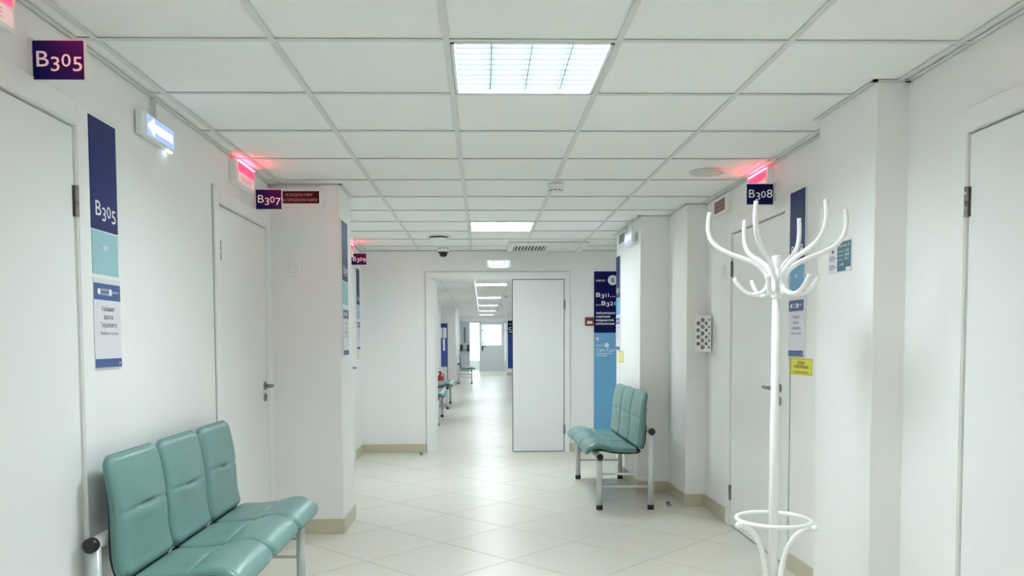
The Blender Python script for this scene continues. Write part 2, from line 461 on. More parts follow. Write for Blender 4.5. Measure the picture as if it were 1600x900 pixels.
# ---- skirting tiles
def skirting(name, label, segs):
    e = struct(name, label)
    for x0, y0, x1, y1, nx, ny in segs:
        L = abs(x1-x0)+abs(y1-y0); n = max(1, round(L/.6)); 
        for k in range(n):
            t0, t1 = k/n, (k+1)/n; gg = .0012/L
            a = (x0+(x1-x0)*(t0+gg), y0+(y1-y0)*(t0+gg)); c = (x0+(x1-x0)*(t1-gg), y0+(y1-y0)*(t1-gg))
            b = B().box(a[0], c[0]+nx*.011, a[1], c[1]+ny*.011, .001, .098)
            obj('skirting_tile', b, SKIRT, e, .0012)
T = .011
skirting('baseboard_left', 'beige tile skirting along the left wall', [
    (LW, 2.885, LW, 4.195, 1, 0), (LW, 5.295, LW, 5.349, 1, 0), (LW+T, 5.36, -.945+T, 5.36, 0, -1), (-.945, 5.36, -.945, 5.82, 1, 0), (LW, 5.82, -.945+T, 5.82, 0, 1), (LW, 5.831, LW, 7.59, 1, 0), (LW, 8.685, LW, YB-T, 1, 0), (LW, Y0, LW, 1.80, 1, 0)])
skirting('baseboard_back', 'beige tile skirting along the cross wall', [(LW, YB, -.655, YB, 0, -1), (1.02, YB, RW, YB, 0, -1)])
skirting('baseboard_right', 'beige tile skirting along the right wall', [
    (RW, 2.90, RW, 3.221, -1, 0), (1.595-T, 3.232, RW, 3.232, 0, -1), (1.595, 3.232, 1.595, 3.775, -1, 0), (1.595-T, 3.775, RW, 3.775, 0, 1), (RW, 3.786, RW, 4.435, -1, 0),
    (RW, 5.57, RW, 6.109, -1, 0), (1.575-T, 6.12, RW-T, 6.12, 0, -1), (1.575, 6.12, 1.575, 6.689, -1, 0), (1.33-T, 6.70, 1.575-T, 6.70, 0, -1), (1.33, 6.70, 1.33, 7.88, -1, 0), (1.33-T, 7.88, RW, 7.88, 0, 1), (RW, 7.891, RW, YB-T, -1, 0)])
skirting('baseboard_far', 'beige tile skirting of the far corridor', [(FL, YB+.15, FL, 22, 1, 0), (-1.76, 23.6, -.775, 23.6, 0, -1), (-.775, 23.6, -.775, 26.6, 1, 0), (.93, 30, FR, 30, 0, -1), (.93, 30, .93, 30.5, -1, 0), (FR, 9.4, FR, 30, -1, 0)])

# ---- doors in the long walls
def hinge(pl, a, z0, parent):
    b = B(); z1 = z0+.105
    pl.box(b, a-.016, a+.016, z0, z1, -.0005, .002)
    for t0, t1 in ((0, .48), (.52, 1)):
        b.tube([pl.pt(a, z0+(z1-z0)*t0, .008), pl.pt(a, z0+(z1-z0)*t1, .008)], .0085, 10)
    obj('door_hinge', b, STEEL, parent)
def lever(pl, a, z, sgn, parent, lock=True, m=STEEL):
    b = B()
    b.tube([pl.pt(a, z, 0), pl.pt(a, z, .009)], .026, 20)
    b.tube([pl.pt(a, z, .009), pl.pt(a, z, .048)], .010, 12)
    b.tube([pl.pt(a, z, .048), pl.pt(a+sgn*.03, z, .056), pl.pt(a+sgn*.12, z, .056)], [.011, .0105, .009], 12)
    h = obj('door_handle', b, m, parent)
    if lock:
        b = B(); b.tube([pl.pt(a, z-.075, 0), pl.pt(a, z-.075, .009)], .026, 20)
        e = obj('lock_plate', b, m, parent)
        b = B(); pl.box(b, a-.004, a+.004, z-.092, z-.062, .009, .0095); pl.disc(b, a, z-.066, .009, .009, .0095, 14)
        obj('keyhole', b, BLACK, h)
def door(n, pl, s, y0, y1, zt, hinge_at, lev_sgn, lab):
    """s=+1 left wall (a=y), -1 right wall (a=-y); opening y0..y1"""
    a0, a1 = (y0, y1) if s > 0 else (-y1, -y0)
    root = struct(f'door_{n}', lab, tuple(pl.pt((a0+a1)/2, 0)))
    b = B(); w_ = .078
    pl.box(b, a0-w_, a0-.0, 0, zt+w_, .0, .014); pl.box(b, a1+.0, a1+w_, 0, zt+w_, .0, .014); pl.box(b, a0, a1, zt, zt+w_, .0, .014)
    pl.box(b, a0-.0, a0+.004, 0, zt, -.12, .010); pl.box(b, a1-.004, a1, 0, zt, -.12, .010); pl.box(b, a0, a1, zt-.004, zt, -.12, .010)
    obj('door_frame', b, FRAME, root, .002)
    b = B()
    for c0, c1, z0, z1 in ((a0-w_-.004, a0-w_, 0, zt+w_+.004), (a1+w_, a1+w_+.004, 0, zt+w_+.004), (a0-w_, a1+w_, zt+w_, zt+w_+.004)): pl.box(b, c0, c1, z0, z1, .0, .003)
    obj('frame_shadow_line', b, JOINT, root)  # grey edging painted as the shadow line between frame and wall
    b = B(); pl.box(b, a0+.009, a1-.009, .006, zt-.012, -.036, .001)
    leaf = obj('door_leaf', b, DOORM, root, .0015)
    b = B(); pl.box(b, a0+.004, a1-.004, .0, zt-.004, -.10, -.04)
    obj('door_gap_shade', b, DARK, root)  # black block behind the leaf paints the gap shade
    ha = (y0 if hinge_at == 'near' else y1)*s
    hin = ha + (.005 if ha == a0 else -.005)
    for z in (.18, 1.73): hinge(pl, hin, z, leaf)
    la = (a1-.075) if ha == a0 else (a0+.090)
    l2 = P(pl.pt(0, 0, .001), pl.r)
    lever(l2, la, 1.015, (-1 if ha == a0 else 1)*lev_sgn, leaf)
    return root
door(1, PL(LW), 1, *DOORS_L[0], 'far', 1, 'white flush door at the left edge, room B305')
door(2, PL(LW), 1, *DOORS_L[1], 'near', 1, 'white flush door on the left behind the bench, room B307')
door(3, PL(LW), 1, *DOORS_L[2], 'near', 1, 'white flush door beyond the left column, room B309')
door(4, PR(RW), -1, *DOORS_R[0], 'far', 1, 'white flush door at the right edge')
door(5, PR(RW), -1, *DOORS_R[1], 'far', 1, 'white flush door on the right behind the coat rack, room B308')
# ---- double door in the cross wall
dd = struct('door_6', 'white double door in the cross wall with its right leaf closed', (.2, YB, 0))
pf = PF(YB)
b = B()
pb = P((0, YB, 0), (1, 0, 0))
for a0, a1, z0, z1 in ((-.649, OX0, 0, 2.09), (OX1, 1.015, 0, 2.09), (OX0, OX1, OZ, 2.09)): pb.box(b, a0, a1, z0, z1, 0, .024)
for a0, a1, z0, z1 in ((OX0, OX0+.03, 0, OZ), (OX1-.014, OX1, 0, OZ), (OX0, OX1, OZ-.012, OZ)): pb.box(b, a0, a1, z0, z1, -.15, .010)
pb.box(b, -.649, -.605, 0, 2.09, .024, .034); pb.box(b, .985, 1.015, 0, 2.09, .024, .032)
obj('door_frame', b, FRAME, dd, .002)
b = B()
for a0, a1, z0, z1 in ((-.654, -.649, 0, 2.095), (1.015, 1.020, 0, 2.095), (-.649, 1.015, 2.09, 2.096)): pb.box(b, a0, a1, z0, z1, 0, .004)
obj('frame_shadow_line', b, JOINT, dd)  # shadow line round the double frame, painted grey
obj('door_gap_shade', B().box(.350, .960, YB+.045, YB+.05, 0, 2.012), DARK, dd)  # black sheet painting the shade at the leaf edges
b = B(); pb.box(b, .356, .948, .008, 2.000, -.04, .002)
leaf = obj('door_leaf', b, DOORM, dd, .0015)
for z in (.21, 1.66): 
    hb = B(); pb.box(hb, .944, .958, z, z+.105, .002, .010); hb.tube([(.957, YB-.02, z), (.957, YB-.02, z+.105)], .007, 10); obj('door_hinge', hb, STEEL, leaf)
ang = math.radians(112); hx, hy = OX0+.032, YB+.12
dxx, dyy = math.cos(ang), math.sin(ang)
pl2 = P((hx, hy, 0), (dxx, dyy, 0))
b = B(); pl2.box(b, 0, .90, .008, 2.0, -.02, .02)
obj('door_leaf', b, DOORM, dd, .0015)
# ---- exit doors at the end of the far corridor
de = struct('door_7', 'grey exit doors at the far end of the corridor', (0, YE, 0))
pe = P((0, YE, 0), (1, 0, 0))
b = B()
for a0, a1, z0, z1 in ((EX0, EX0+.06, 0, EZ), (EX1-.06, EX1, 0, EZ), (EX0, EX1, EZ-.06, EZ), (-.12, -.07, 0, EZ)):
    pe.box(b, a0, a1, z0, z1, -.1, .02)
obj('door_frame', b, MET, de)
b = B(); a0, a1 = -.07, EX1-.07
pe.box(b, a0, a1, .01, 1.12, -.03, .01); pe.box(b, a0, a1, 1.96, 2.04, -.03, .01); pe.box(b, a0, a0+.06, 1.12, 1.96, -.03, .01); pe.box(b, .80, a1, 1.12, 1.96, -.03, .01)
lf = obj('door_leaf', b, MET, de)
b = B(); pe.box(b, a0+.06, .80, 1.12, 1.96, -.012, -.006); obj('door_pane', b, GLASS, lf)
b = B(); pe.box(b, -.03, .03, .88, 1.08, .01, .03); pe.box(b, -.02, .14, 1.03, 1.06, .04, .06); obj('door_handle', b, BLACK, lf)
# open leaf with push bar, standing off the left jamb
b = B(); q = P((EX0+.07, YE-.03, 0), Vector((.74, -.67, 0)).normalized())
q.box(b, 0, .46, .01, 1.22, -.02, .02); q.box(b, 0, .46, 1.86, 2.04, -.02, .02); q.box(b, 0, .12, 1.22, 1.86, -.02, .02); q.box(b, .26, .46, 1.22, 1.86, -.02, .02)
l2 = obj('door_leaf', b, MET, de)
b = B(); q.box(b, .12, .26, 1.22, 1.86, -.004, .004); obj('door_pane', b, mat('smoky_glass', srgb(120, 132, 134), .1), l2)
b = B(); q.box(b, .0, .07, .86, 1.14, .02, .09); q.box(b, .39, .46, .86, 1.14, .02, .09); obj('push_bar_bracket', b, BLACK, l2)
b = B(); q.box(b, .07, .39, .90, .94, .06, .09); obj('push_bar', b, STEEL, l2)

# ================================================================== CEILING LIGHTS
def troffer(x, y, far, label, detail=True):
    t = thing('ceiling_light', label, 'light', (x+.3, y+.3, H-.002), 'square ceiling lights')
    b = B(); a = .014; e = .586
    for (x0, x1, y0, y1) in ((x+a, x+a+.012, y+a, y+e), (x+e-.012, x+e, y+a, y+e), (x+a, x+e, y+a, y+a+.012), (x+a, x+e, y+e-.012, y+e)):
        b.box(x0, x1, y0, y1, H-.001, H+.05)
    b.box(x+a, x+e, y+a, y+e, H+.05, H+.055)
    obj('housing', b, WPLAS, t)
    obj('lamp_panel', B().box(x+a+.013, x+e-.013, y+a+.013, y+e-.013, H+.040, H+.044), LPANEL2 if far else (LPANELB if detail else LPANEL), t)
    if detail:
        b = B()
        for k in range(1, 4):
            obj('louvre_divider', B().box(x+a+.143*k-.0022, x+a+.143*k+.0022, y+a+.013, y+e-.013, H+.001, H+.03), LOUV, t)
        for k in range(1, 10):
            obj('louvre_slat', B().box(x+a+.013, x+e-.013, y+a+.0572*k-.0015, y+a+.0572*k+.0015, H+.001, H+.026), LOUVS, t)
    return t
LL = ['square louvred ceiling light nearest above the corridor', 'square ceiling light further on, level with the right bench']
troffer(-.119, LIGHTS[1][0], 0, LL[0]); troffer(-.119, LIGHTS[2][0], 0, LL[1], False)
troffer(-.119, LIGHTS[0][0], 0, 'square ceiling light overhead behind the viewer', False)
FLAB = ['ceiling light just past the doorway, hidden by its lintel', 'first ceiling light seen through the doorway', 'second ceiling light seen through the doorway', 'third ceiling light seen through the doorway', 'fourth ceiling light seen through the doorway', 'last ceiling light before the exit doors']
for (y, f), lb in zip(LIGHTS[3:], FLAB): troffer(-.119, y, 1, lb, False)

# ================================================================== BENCHES
def catmull(ps, n):
    ps = [Vector(p) for p in ps]; P4 = [ps[0]*2-ps[1]] + ps + [ps[-1]*2-ps[-2]]
    out = []; m = len(ps)-1
    for k in range(n+1):
        t = k/n*m; i = min(int(t), m-1); f = t-i
        a, b_, c, d = P4[i:i+4]
        out.append(.5*((2*b_)+(c-a)*f+(2*a-5*b_+4*c-d)*f*f+(3*b_-a-3*c+d)*f**3))
    return out
def pad(prof, width, th, yc, groove, N=112, Mv=30, taper=0., flip=1, seed=0):
    """upholstered pad following a profile (s, z); rounded edges, stitched cross groove with a central tuck"""
    rr = random.Random(seed)
    cs = catmull([(p[0], p[1]) for p in prof], N)
    L = [0]
    for i in range(1, N+1): L.append(L[-1]+(cs[i]-cs[i-1]).length)
    tot = L[-1]; b = B(); vs = []
    ph = rr.uniform(0, 6)
    for side in (1, -1):
        for i in range(N+1):
            c = cs[i]; t = ((cs[min(i+1, N)]-cs[max(i-1, 0)])).normalized()
            n = Vector((-t.y, t.x))*flip
            s = L[i]; u = s/tot
            de = min(s, tot-s); ee = min(1., de/.030); end = math.sqrt(max(0, 1-(1-ee)**2))
            # corner rounding of the outline
            rc = .045; wh = width/2
            if de < rc: wh -= rc - math.sqrt(max(0, rc*rc-(rc-de)**2))*1.0
            for j in range(Mv+1):
                vv = -math.cos(math.pi*j/Mv)*.35 + (2*j/Mv-1)*.65
                y = vv*wh
                dy = wh-abs(y); e2 = min(1., dy/.028); ed = math.sqrt(max(0, 1-(1-e2)**2))
                h = (th/2+taper*u)*end*ed
                if side == 1:
                    crown = .006*(1-(y/(wh+1e-6))**2)*min(1, de/.08)
                    wav = .010*math.sin(y*9+ph)
                    sg = (s-groove*tot) - wav*.5
                    gr = .0062*math.exp(-(sg/.009)**2)*(1-.4*abs(vv))
                    slit = .020*math.exp(-(sg/.0048)**2)*max(0, 1-(abs(y-.01)/.075)**2)
                    puff = .0060*math.exp(-((sg-.03)/.025)**2)*max(0, 1-(y/.12)**2) + .003*math.exp(-((sg+.03)/.025)**2)*max(0, 1-(y/.12)**2)
                    h = h + crown*ed*end - (gr+slit-puff)*ed*end
                    q = c + n*h
                else:
                    q = c - n*h*.85
                vs.append((q.x, yc+y, q.y))
    W = Mv+1; off = (N+1)*W; fs = []
    for i in range(N):
        for j in range(Mv):
            a = i*W+j
            f = (a, a+1, a+W+1, a+W); fs.append(f if flip > 0 else f[::-1])
            f = (off+a, off+a+W, off+a+W+1, off+a+1); fs.append(f if flip > 0 else f[::-1])
    for i in range(N):
        for a in (i*W, i*W+Mv):
            fs.append((a, a+W, off+a+W, off+a))
    for j in range(Mv):
        for a in (j, N*W+j): fs.append((a, a+1, off+a+1, off+a))
    b.add(vs, fs, True)
    # outline for the piping
    rim = []
    for i in range(N+1): rim.append(vs[i*W])
    for j in range(1, Mv+1): rim.append(vs[N*W+j])
    for i in range(N-1, -1, -1): rim.append(vs[i*W+Mv])
    for j in range(Mv-1, 0, -1): rim.append(vs[j])
    return b, rim
BACKP = [(.026, .897), (.033, .865), (.045, .80), (.055, .72), (.058, .64), (.060, .57), (.068, .51), (.086, .462)]
SEATP = [(.092, .446), (.14, .450), (.22, .452), (.30, .462), (.36, .478), (.405, .482), (.445, .470), (.475, .446), (.490, .420)]
def weld(o):
    bm = bmesh.new(); bm.from_mesh(o.data)
    bmesh.ops.remove_doubles(bm, verts=bm.verts, dist=.0002)
    bmesh.ops.recalc_face_normals(bm, faces=bm.faces)
    bm.to_mesh(o.data); bm.free()
def make_bench(n, label, L=1.39, name='waiting_bench', group='teal waiting benches'):
    """local frame: rear beam on x=0, facing +x, from y=-L/2 to L/2"""
    t = thing(name, label, 'bench' if n > 1 else 'chair', (0, 0, 0), group)
    pitch = .448; wd = .432
    for k in range(n):
        yc = (k-(n-1)/2)*pitch
        b, rim = pad(BACKP, wd, .036, yc, .47, seed=k, flip=1, taper=.012)
        o = obj('backrest', b, TEAL, t); weld(o)
        pr = B().tube(rim, .0036, 6, closed=True); obj('piping', pr, PIPE, o)
        sh = B(); cs = catmull([(.048, .78)]+BACKP[3:], 14)
        vv = []
        for y in (yc-wd/2+.022, yc+wd/2-.022):
            for i_, p in enumerate(cs): vv.append((p.x-.022-.013*i_/14, y, p.y))  # shell deepens downward, taking in its shadow on the wall
            for p in cs: vv.append((p.x-.010, y, p.y))
        m = len(cs); ff = []
        for i in range(m-1):
            ff += [(i, i+1, 2*m+i+1, 2*m+i), (m+i, 3*m+i, 3*m+i+1, m+i+1), (i, m+i, m+i+1, i+1), (2*m+i, 2*m+i+1, 3*m+i+1, 3*m+i)]
        sh.add(vv, ff, True); obj('back_shell', sh, TEALD, o)
        b, rim = pad(SEATP, wd, .044, yc, .50, flip=1, seed=k+5)
        o = obj('seat', b, TEAL, t); weld(o)
        pr = B().tube(rim, .0036, 6, closed=True); obj('piping', pr, PIPE, o)
        vv = []
        cs = catmull([(.085, .462), (.075, .452), (.085, .442), (.12, .433), (.2, .432), (.3, .440), (.38, .458), (.46, .455)], 14)
        for y in (yc-wd/2+.02, yc+wd/2-.02):
            for p in cs: vv.append((p.x, y, p.y))
            for p in cs: vv.append((p.x-.004, y, p.y-.010))
        sh = B().add(vv, ff, True); obj('seat_shell', sh, TEALD, o)
    e = L/2
    for nm, x, z in (('rear_beam', 0, .602), ('front_beam', .395, .409)):
        bm_ = obj(nm, B().tube([(x, -e-.005, z), (x, e+.005, z)], .0235, 20), TUBE, t)
        for s in (-1, 1):
            obj('end_cap', B().tube([(x, s*(e+.0), z), (x, s*(e+.022), z), (x, s*(e+.030), z)], [.0262, .0262, .016], 20), BLACK, bm_)
    for s in (-1, 1):
        for x, zt in ((0, .60), (.395, .405)):
            lg = obj('leg', B().tube([(x, s*(e-.012), .03), (x, s*(e-.012), zt)], .0225, 20), TUBE, t)
            obj('foot', B().lathe(x, s*(e-.012), [(.0215, 0), (.0255, .004), (.0245, .036), (.0235, .038)], 20), BLACK, lg)
        for z in (.178, .275):
            obj('rung', B().tube([(0, s*(e-.012), z), (.395, s*(e-.012), z)], .0085, 10), TUBE, t)
    # brackets from beams to shells
    for k in range(n):
        yc = (k-(n-1)/2)*pitch
        for dy in (-.09, .09):
            obj('bracket', B().box(.012, .042, yc+dy-.014, yc+dy+.014, .592, .612), TUBE, t)
            obj('bracket', B().box(.385, .405, yc+dy-.014, yc+dy+.014, .425, .458), TUBE, t)
    return t
def copy_tree(o, parent=None, label=None):
    c = o.copy(); C.objects.link(c); c.parent = parent
    if label: c['label'] = label
    for ch in list(o.children): copy_tree(ch, c)
    return c
b1 = make_bench(3, 'teal three-seat waiting bench in the left foreground against the wall')
b2 = copy_tree(b1, None, 'teal three-seat waiting bench on the right by the blue banner')
b3 = copy_tree(b1, None, 'teal bench end just past the left jamb of the doorway')
b4 = copy_tree(b1, None, 'second teal bench past the doorway, in front of the fire extinguisher')
b1.location = (-1.345, 2.739+.695, 0)
b2.location = (1.286, 6.712, 0); b2.rotation_euler = (0, 0, math.pi)
b3.location = (-1.085, 12.19+.695, 0)
b4.location = (-1.062, 15.13+.695, 0)
sc1 = make_bench(1, 'single teal waiting chair by the far corridor column', .52, 'waiting_chair', None)
sc1.location = (-.72, 24.2, 0)

# ================================================================== COAT RACK
rx, ry = 1.186, 3.2
rk = thing('coat_rack', 'white metal coat rack with curled hooks and umbrella ring', 'coat rack', (rx, ry, 0))
obj('pole', B().lathe(rx, ry, [(.0185, .05), (.0185, 1.02), (.0165, 1.03), (.0165, 1.585)], 24), WHITEP, rk)
obj('finial', B().lathe(rx, ry, [(.0166, 1.57), (.0150, 1.585), (.0190, 1.618), (.0200, 1.621), (.0200, 1.628), (.016, 1.634), (.003, 1.636)], 24), WHITEP, rk)
obj('hub', B().lathe(rx, ry, [(.018, 1.46), (.0225, 1.47), (.0225, 1.53), (.0165, 1.55)], 24), WHITEP, rk)
px = .00257
zz = lambda y: 1.297+(532.5-y)*px
up_prof = [(102, 331), (104, 345), (104, 360), (99, 375), (87, 388), (70, 397), (50, 405), (31, 414), (18, 426), (12, 440), (12, 452), (17, 461)]
lo_prof = [(13, 432), (13, 446), (20, 457), (33, 462), (47, 458), (58, 447), (65, 436)]
for k, dg_ in enumerate((-7, 50, 100, 168, 233, 290)):
    th = math.radians(dg_); c, s = math.cos(th), math.sin(th)
    cs = catmull([(r*px, zz(y)) for r, y in up_prof], 30)
    h = obj('hook', B().tube([(rx+p.x*c, ry+p.x*s, p.y) for p in cs], [.0088+.0014*min(1, i/12) for i in range(31)], 12), WHITEP, rk)
    th = math.radians(dg_+6); c, s = math.cos(th), math.sin(th)
    cs = catmull([(r*px, zz(y)) for r, y in lo_prof], 20)
    obj('small_hook', B().tube([(rx+p.x*c, ry+p.x*s, p.y) for p in cs], .0085, 12), WHITEP, rk)
ring = [(rx+.145*math.cos(2*math.pi*k/48), ry+.145*math.sin(2*math.pi*k/48), .562) for k in range(48)]
obj('umbrella_ring', B().tube(ring, .009, 10, closed=True), WHITEP, rk)
lp = [(.163, .552), (.150, .548), (.12, .535), (.085, .50), (.055, .44), (.036, .36), (.030, .28), (.034, .20), (.060, .11), (.13, .045), (.21, .022), (.26, .011)]
for dg_ in (197, 318, 72):
    th = math.radians(dg_); c, s = math.cos(th), math.sin(th)
    cs = catmull(lp, 36)
    lg = obj('leg', B().tube([(rx+p.x*c, ry+p.x*s, p.y) for p in cs], .0105, 12), WHITEP, rk)
    obj('ball_tip', B().lathe(rx+.168*c, ry+.168*s, [(.003, .538), (.009, .542), (.0115, .551), (.009, .560), (.003, .564)], 14), WHITEP, lg)

# ================================================================== SIGNS
def plate_sign(pl, a0, code, label, mid=AQUA, name='door_plate_sign', far=False):
    """tall plate beside a door: navy head with the room number, aqua field, paper holder"""
    a1 = a0+.205; z0, z1 = 1.205, 2.105
    t = thing(name, label, 'sign', tuple(pl.pt((a0+a1)/2, z0)), 'tall room plates beside the doors')
    b = B(); pl.box(b, a0-.002, a1+.004, z0-.004, z1+.002, .001, .010); obj('backing_board', b, WPLAS, t)
    b = B(); pl.box(b, a0, a1, 1.706, z1, .010, .013); hd = obj('number_field', b, NAVY, t)
    b = B(); old_style(b, pl, code, a0+.032, 1.757, .056, .156, .0136, .004); obj('lettering', b, WHT, hd)
    b = B(); pl.box(b, a0+.002, a1-.002, 1.545, 1.700, .010, .0125); ft_ = obj('department_field', b, mid, t)
    b = B(); put_text(b, pl, '№2', (a0+a1)/2, 1.635, .024, .0130, .01, 'c'); obj('lettering', b, WHT, ft_)
    b = B(); pl.box(b, a0, a1+.004, z0-.002, 1.530, .010, .013); pp = obj('paper_sheet', b, PAPER, t)
    b = B(); pl.box(b, a0+.001, a1+.003, 1.452, 1.512, .013, .0136); obj('header_band', b, SLATEB, pp)
    b = B(); pl.box(b, a0+.001, a1+.003, 1.205, 1.237, .013, .0136); obj('footer_band', b, SLATEB, pp)
    b = B()
    pl.disc(b, a0+.040, 1.482, .012, .0138, .0142, 16); pl.disc(b, a0+.128, 1.482, .013, .0138, .0142, 16); obj('emblem', b, WHT, pp)
    b = B()
    put_text(b, pl, 'городская', a0+.056, 1.486, .014, .0142); put_text(b, pl, 'поликлиника', a0+.056, 1.470, .014, .0142, sx=.8)
    put_text(b, pl, 'здоровье', a0+.144, 1.480, .013, .0142, sx=.8); put_text(b, pl, '24', a1-.022, 1.214, .016, .0142)
    obj('band_lettering', b, WHT, pp)
    b = B()
    for i, s in enumerate(('Кабинет', 'врача', 'Терапевта')): put_text(b, pl, s, (a0+a1)/2+.005, 1.412-.030*i, .026, .0142, .002, 'c')
    put_text(b, pl, 'Приём по записи', (a0+a1)/2+.01, 1.325, .017, .0142, 0, 'c')
    obj('body_lettering', b, GREYTXT, pp)
    return t
plate_sign(PL(LW), 2.886, 'B305', 'tall navy and aqua B305 plate beside the left foreground door')
plate_sign(PR(RW), -4.440, 'B308', 'tall navy and blue B308 plate behind the coat rack', SKYB)
plate_sign(PL(-.945), 5.385, 'B307', 'tall plate on the side of the left column, seen edge-on')
plate_sign(PL(LW), 8.88, 'B309', 'narrow-looking tall plate beyond the left column under the B309 flag')
plate_sign(PR(1.33), -7.83, 'B310', 'tall plate on the wide column beside the blue banner', SKYB)

def flag_sign(y, s, code, m, label, z0=2.112):
    x = LW if s > 0 else RW
    t = thing('room_flag_sign', label, 'sign', (x, y, z0), 'projecting room number flags')
    pl = PF(y)
    xa, xb = (x+.012, x+.170) if s > 0 else (x-.170, x-.012)
    b = B(); b.box(x, x+s*.012, y-.004, y+.030, z0-.006, z0+.126); obj('wall_bracket', b, GPLAS, t)
    b = B(); b.box(xa-.002, xb+.002, y+.002, y+.014, z0-.002, z0+.122); obj('flag_board', b, WPLAS, t)
    b = B(); pl.box(b, xa+.001, xb-.002, z0+.001, z0+.119, -.0015, .0008)
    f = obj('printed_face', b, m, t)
    b = B(); old_style(b, pl, code, xa+.012, z0+.040, .050, .140, .0014, .004); obj('lettering', b, WHT, f)
flag_sign(2.543, 1, 'B305', GRAD, 'projecting B305 flag, navy with red glow painted in, top left')
flag_sign(4.98, 1, 'B307', GRAD2, 'projecting B307 flag, navy with purple glow painted in, on the left')
flag_sign(8.57, 1, 'B309', GRAD2, 'small projecting navy B309 flag with purple glow painted in, beyond the left column')
flag_sign(4.70, -1, 'B308', NAVYD, 'projecting plain navy B308 flag above the coat rack', 2.092)

def light_box(pl, a0, label, lit=True, z0=2.186):
    a1 = a0+.36; z1 = z0+.132; d = .040
    t = thing('warning_light_box', label, 'sign', tuple(pl.pt((a0+a1)/2, z0)), 'warning light boxes over doors')
    b = B(); pl.box(b, a0, a1, z0, z1, 0, d); obj('housing', b, WPLAS, t, .004)
    b = B(); pl.box(b, a0+.035, a1-.02, z0+.012, z0+.060, d, d+.002); f = obj('lower_panel', b, PINKP, t)
    b = B(); put_text(b, pl, 'ВХОДИТЕ', (a0+a1)/2+.01, z0+.022, .038, d+.0028, .004, 'c', width=.20); obj('lettering', b, DREDT, f)
    b = B(); pl.box(b, a0+.035, a1-.02, z0+.070, z0+.120, d, d+.004); f = obj('lit_panel', b, REDGLOW, t)
    b = B(); pl.box(b, a0+.035, a1-.02, z1-.007, z1-.0035, d, d+.006); obj('light_strip', b, REDLED, t)
    b = B(); put_text(b, pl, 'НЕ ВХОДИТЬ', (a0+a1)/2+.01, z0+.078, .042, d+.0048, .006, 'c', width=.28); obj('lettering', b, REDTXT, f)
    return t
light_box(PL(LW), 4.50, 'red-lit warning box above door B307')
light_box(PL(LW), 2.05, 'red-lit warning box in the top left corner, above the B305 door', True, 2.198)
light_box(PL(LW), 8.16, 'red-lit warning box hidden behind the left column')
light_box(PR(RW), -5.085, 'red-lit warning box behind the B308 flag')
light_box(PR(RW), -2.34, 'red-lit warning box over the right foreground door, its glow at the top right')

# unlit dark red notice on the left column front
t = thing('warning_notice', 'dark red two-line lamp warning notice on the left column front', 'sign', (-1.19, 5.36, 2.19))
pl = PF(5.36)
b = B(); pl.box(b, -1.40+.012, -1.047, 2.188, 2.308, 0, .025); obj('housing', b, WPLAS, t, .002)
b = B(); pl.box(b, -1.372, -1.072, 2.208, 2.288, .025, .027); f = obj('red_panel', b, DRED, t)
b = B(); put_text(b, pl, 'НЕ ВХОДИТЬ! ГОРИТ', -1.203, 2.255, .025, .0276, .004, 'c', width=.180); put_text(b, pl, 'БАКТЕРИЦИДНАЯ ЛАМПА!', -1.203, 2.222, .025, .0276, .004, 'c', width=.240); obj('lettering', b, DREDT, f)
# same kind of notice on the right wall, faded
t = thing('warning_notice', 'faded maroon notice in a white frame above the right wall switch', 'sign', (RW, 5.70, 2.20))
pl = PR(RW)
b = B(); pl.box(b, -5.87, -5.53, 2.190, 2.316, 0, .025); obj('housing', b, WPLAS, t, .002)
b = B(); pl.box(b, -5.845, -5.605, 2.212, 2.296, .025, .027); f = obj('faded_panel', b, MAROON, t)
b = B(); put_text(b, pl, 'НЕ ВХОДИТЬ! ГОРИТ', -5.725, 2.262, .022, .0276, .003, 'c', width=.18); put_text(b, pl, 'БАКТЕРИЦИДНАЯ ЛАМПА!', -5.725, 2.228, .022, .0276, .003, 'c', width=.2); obj('lettering', b, DREDT, f)
# grey-green unlit box on the wide column
t = thing('warning_notice', 'small grey-green framed box high on the wide right column', 'sign', (1.33, 7.5, 2.19))
pl = PR(1.33)
b = B(); pl.box(b, -7.62, -7.28, 2.180, 2.306, 0, .025); obj('housing', b, WPLAS, t, .002)
b = B(); pl.box(b, -7.59, -7.31, 2.205, 2.285, .025, .027); obj('green_panel', b, GGREEN, t)

# arrow exit sign on the left wall
t = thing('arrow_exit_sign', 'lit blue and white arrow sign hung at the left wall', 'sign', (-1.38, 3.45, 2.15))
pl = PL(-1.393)
b = B(); pl.box(b, 3.285, 3.625, 2.140, 2.238, 0, .026); obj('housing', b, WPLAS, t, .003)
b = B(); pl.box(b, 3.335, 3.618, 2.150, 2.230, .026, .028); f = obj('lit_face', b, EXITBG, t)
b = B(); pl.poly(b, [(3.340, 2.190), (3.405, 2.227), (3.405, 2.206), (3.60, 2.206), (3.60, 2.174), (3.405, 2.174), (3.405, 2.153)], .028, .029); obj('arrow', b, EXITW, f)
b = B(); pl.box(b, 3.57, 3.62, 2.134, 2.140, .008, .020); obj('lamp_strip', b, EXITW, t)
obj('hanger', B().box(-1.388, -1.376, 3.447, 3.463, 2.236, H), GPLAS, t)
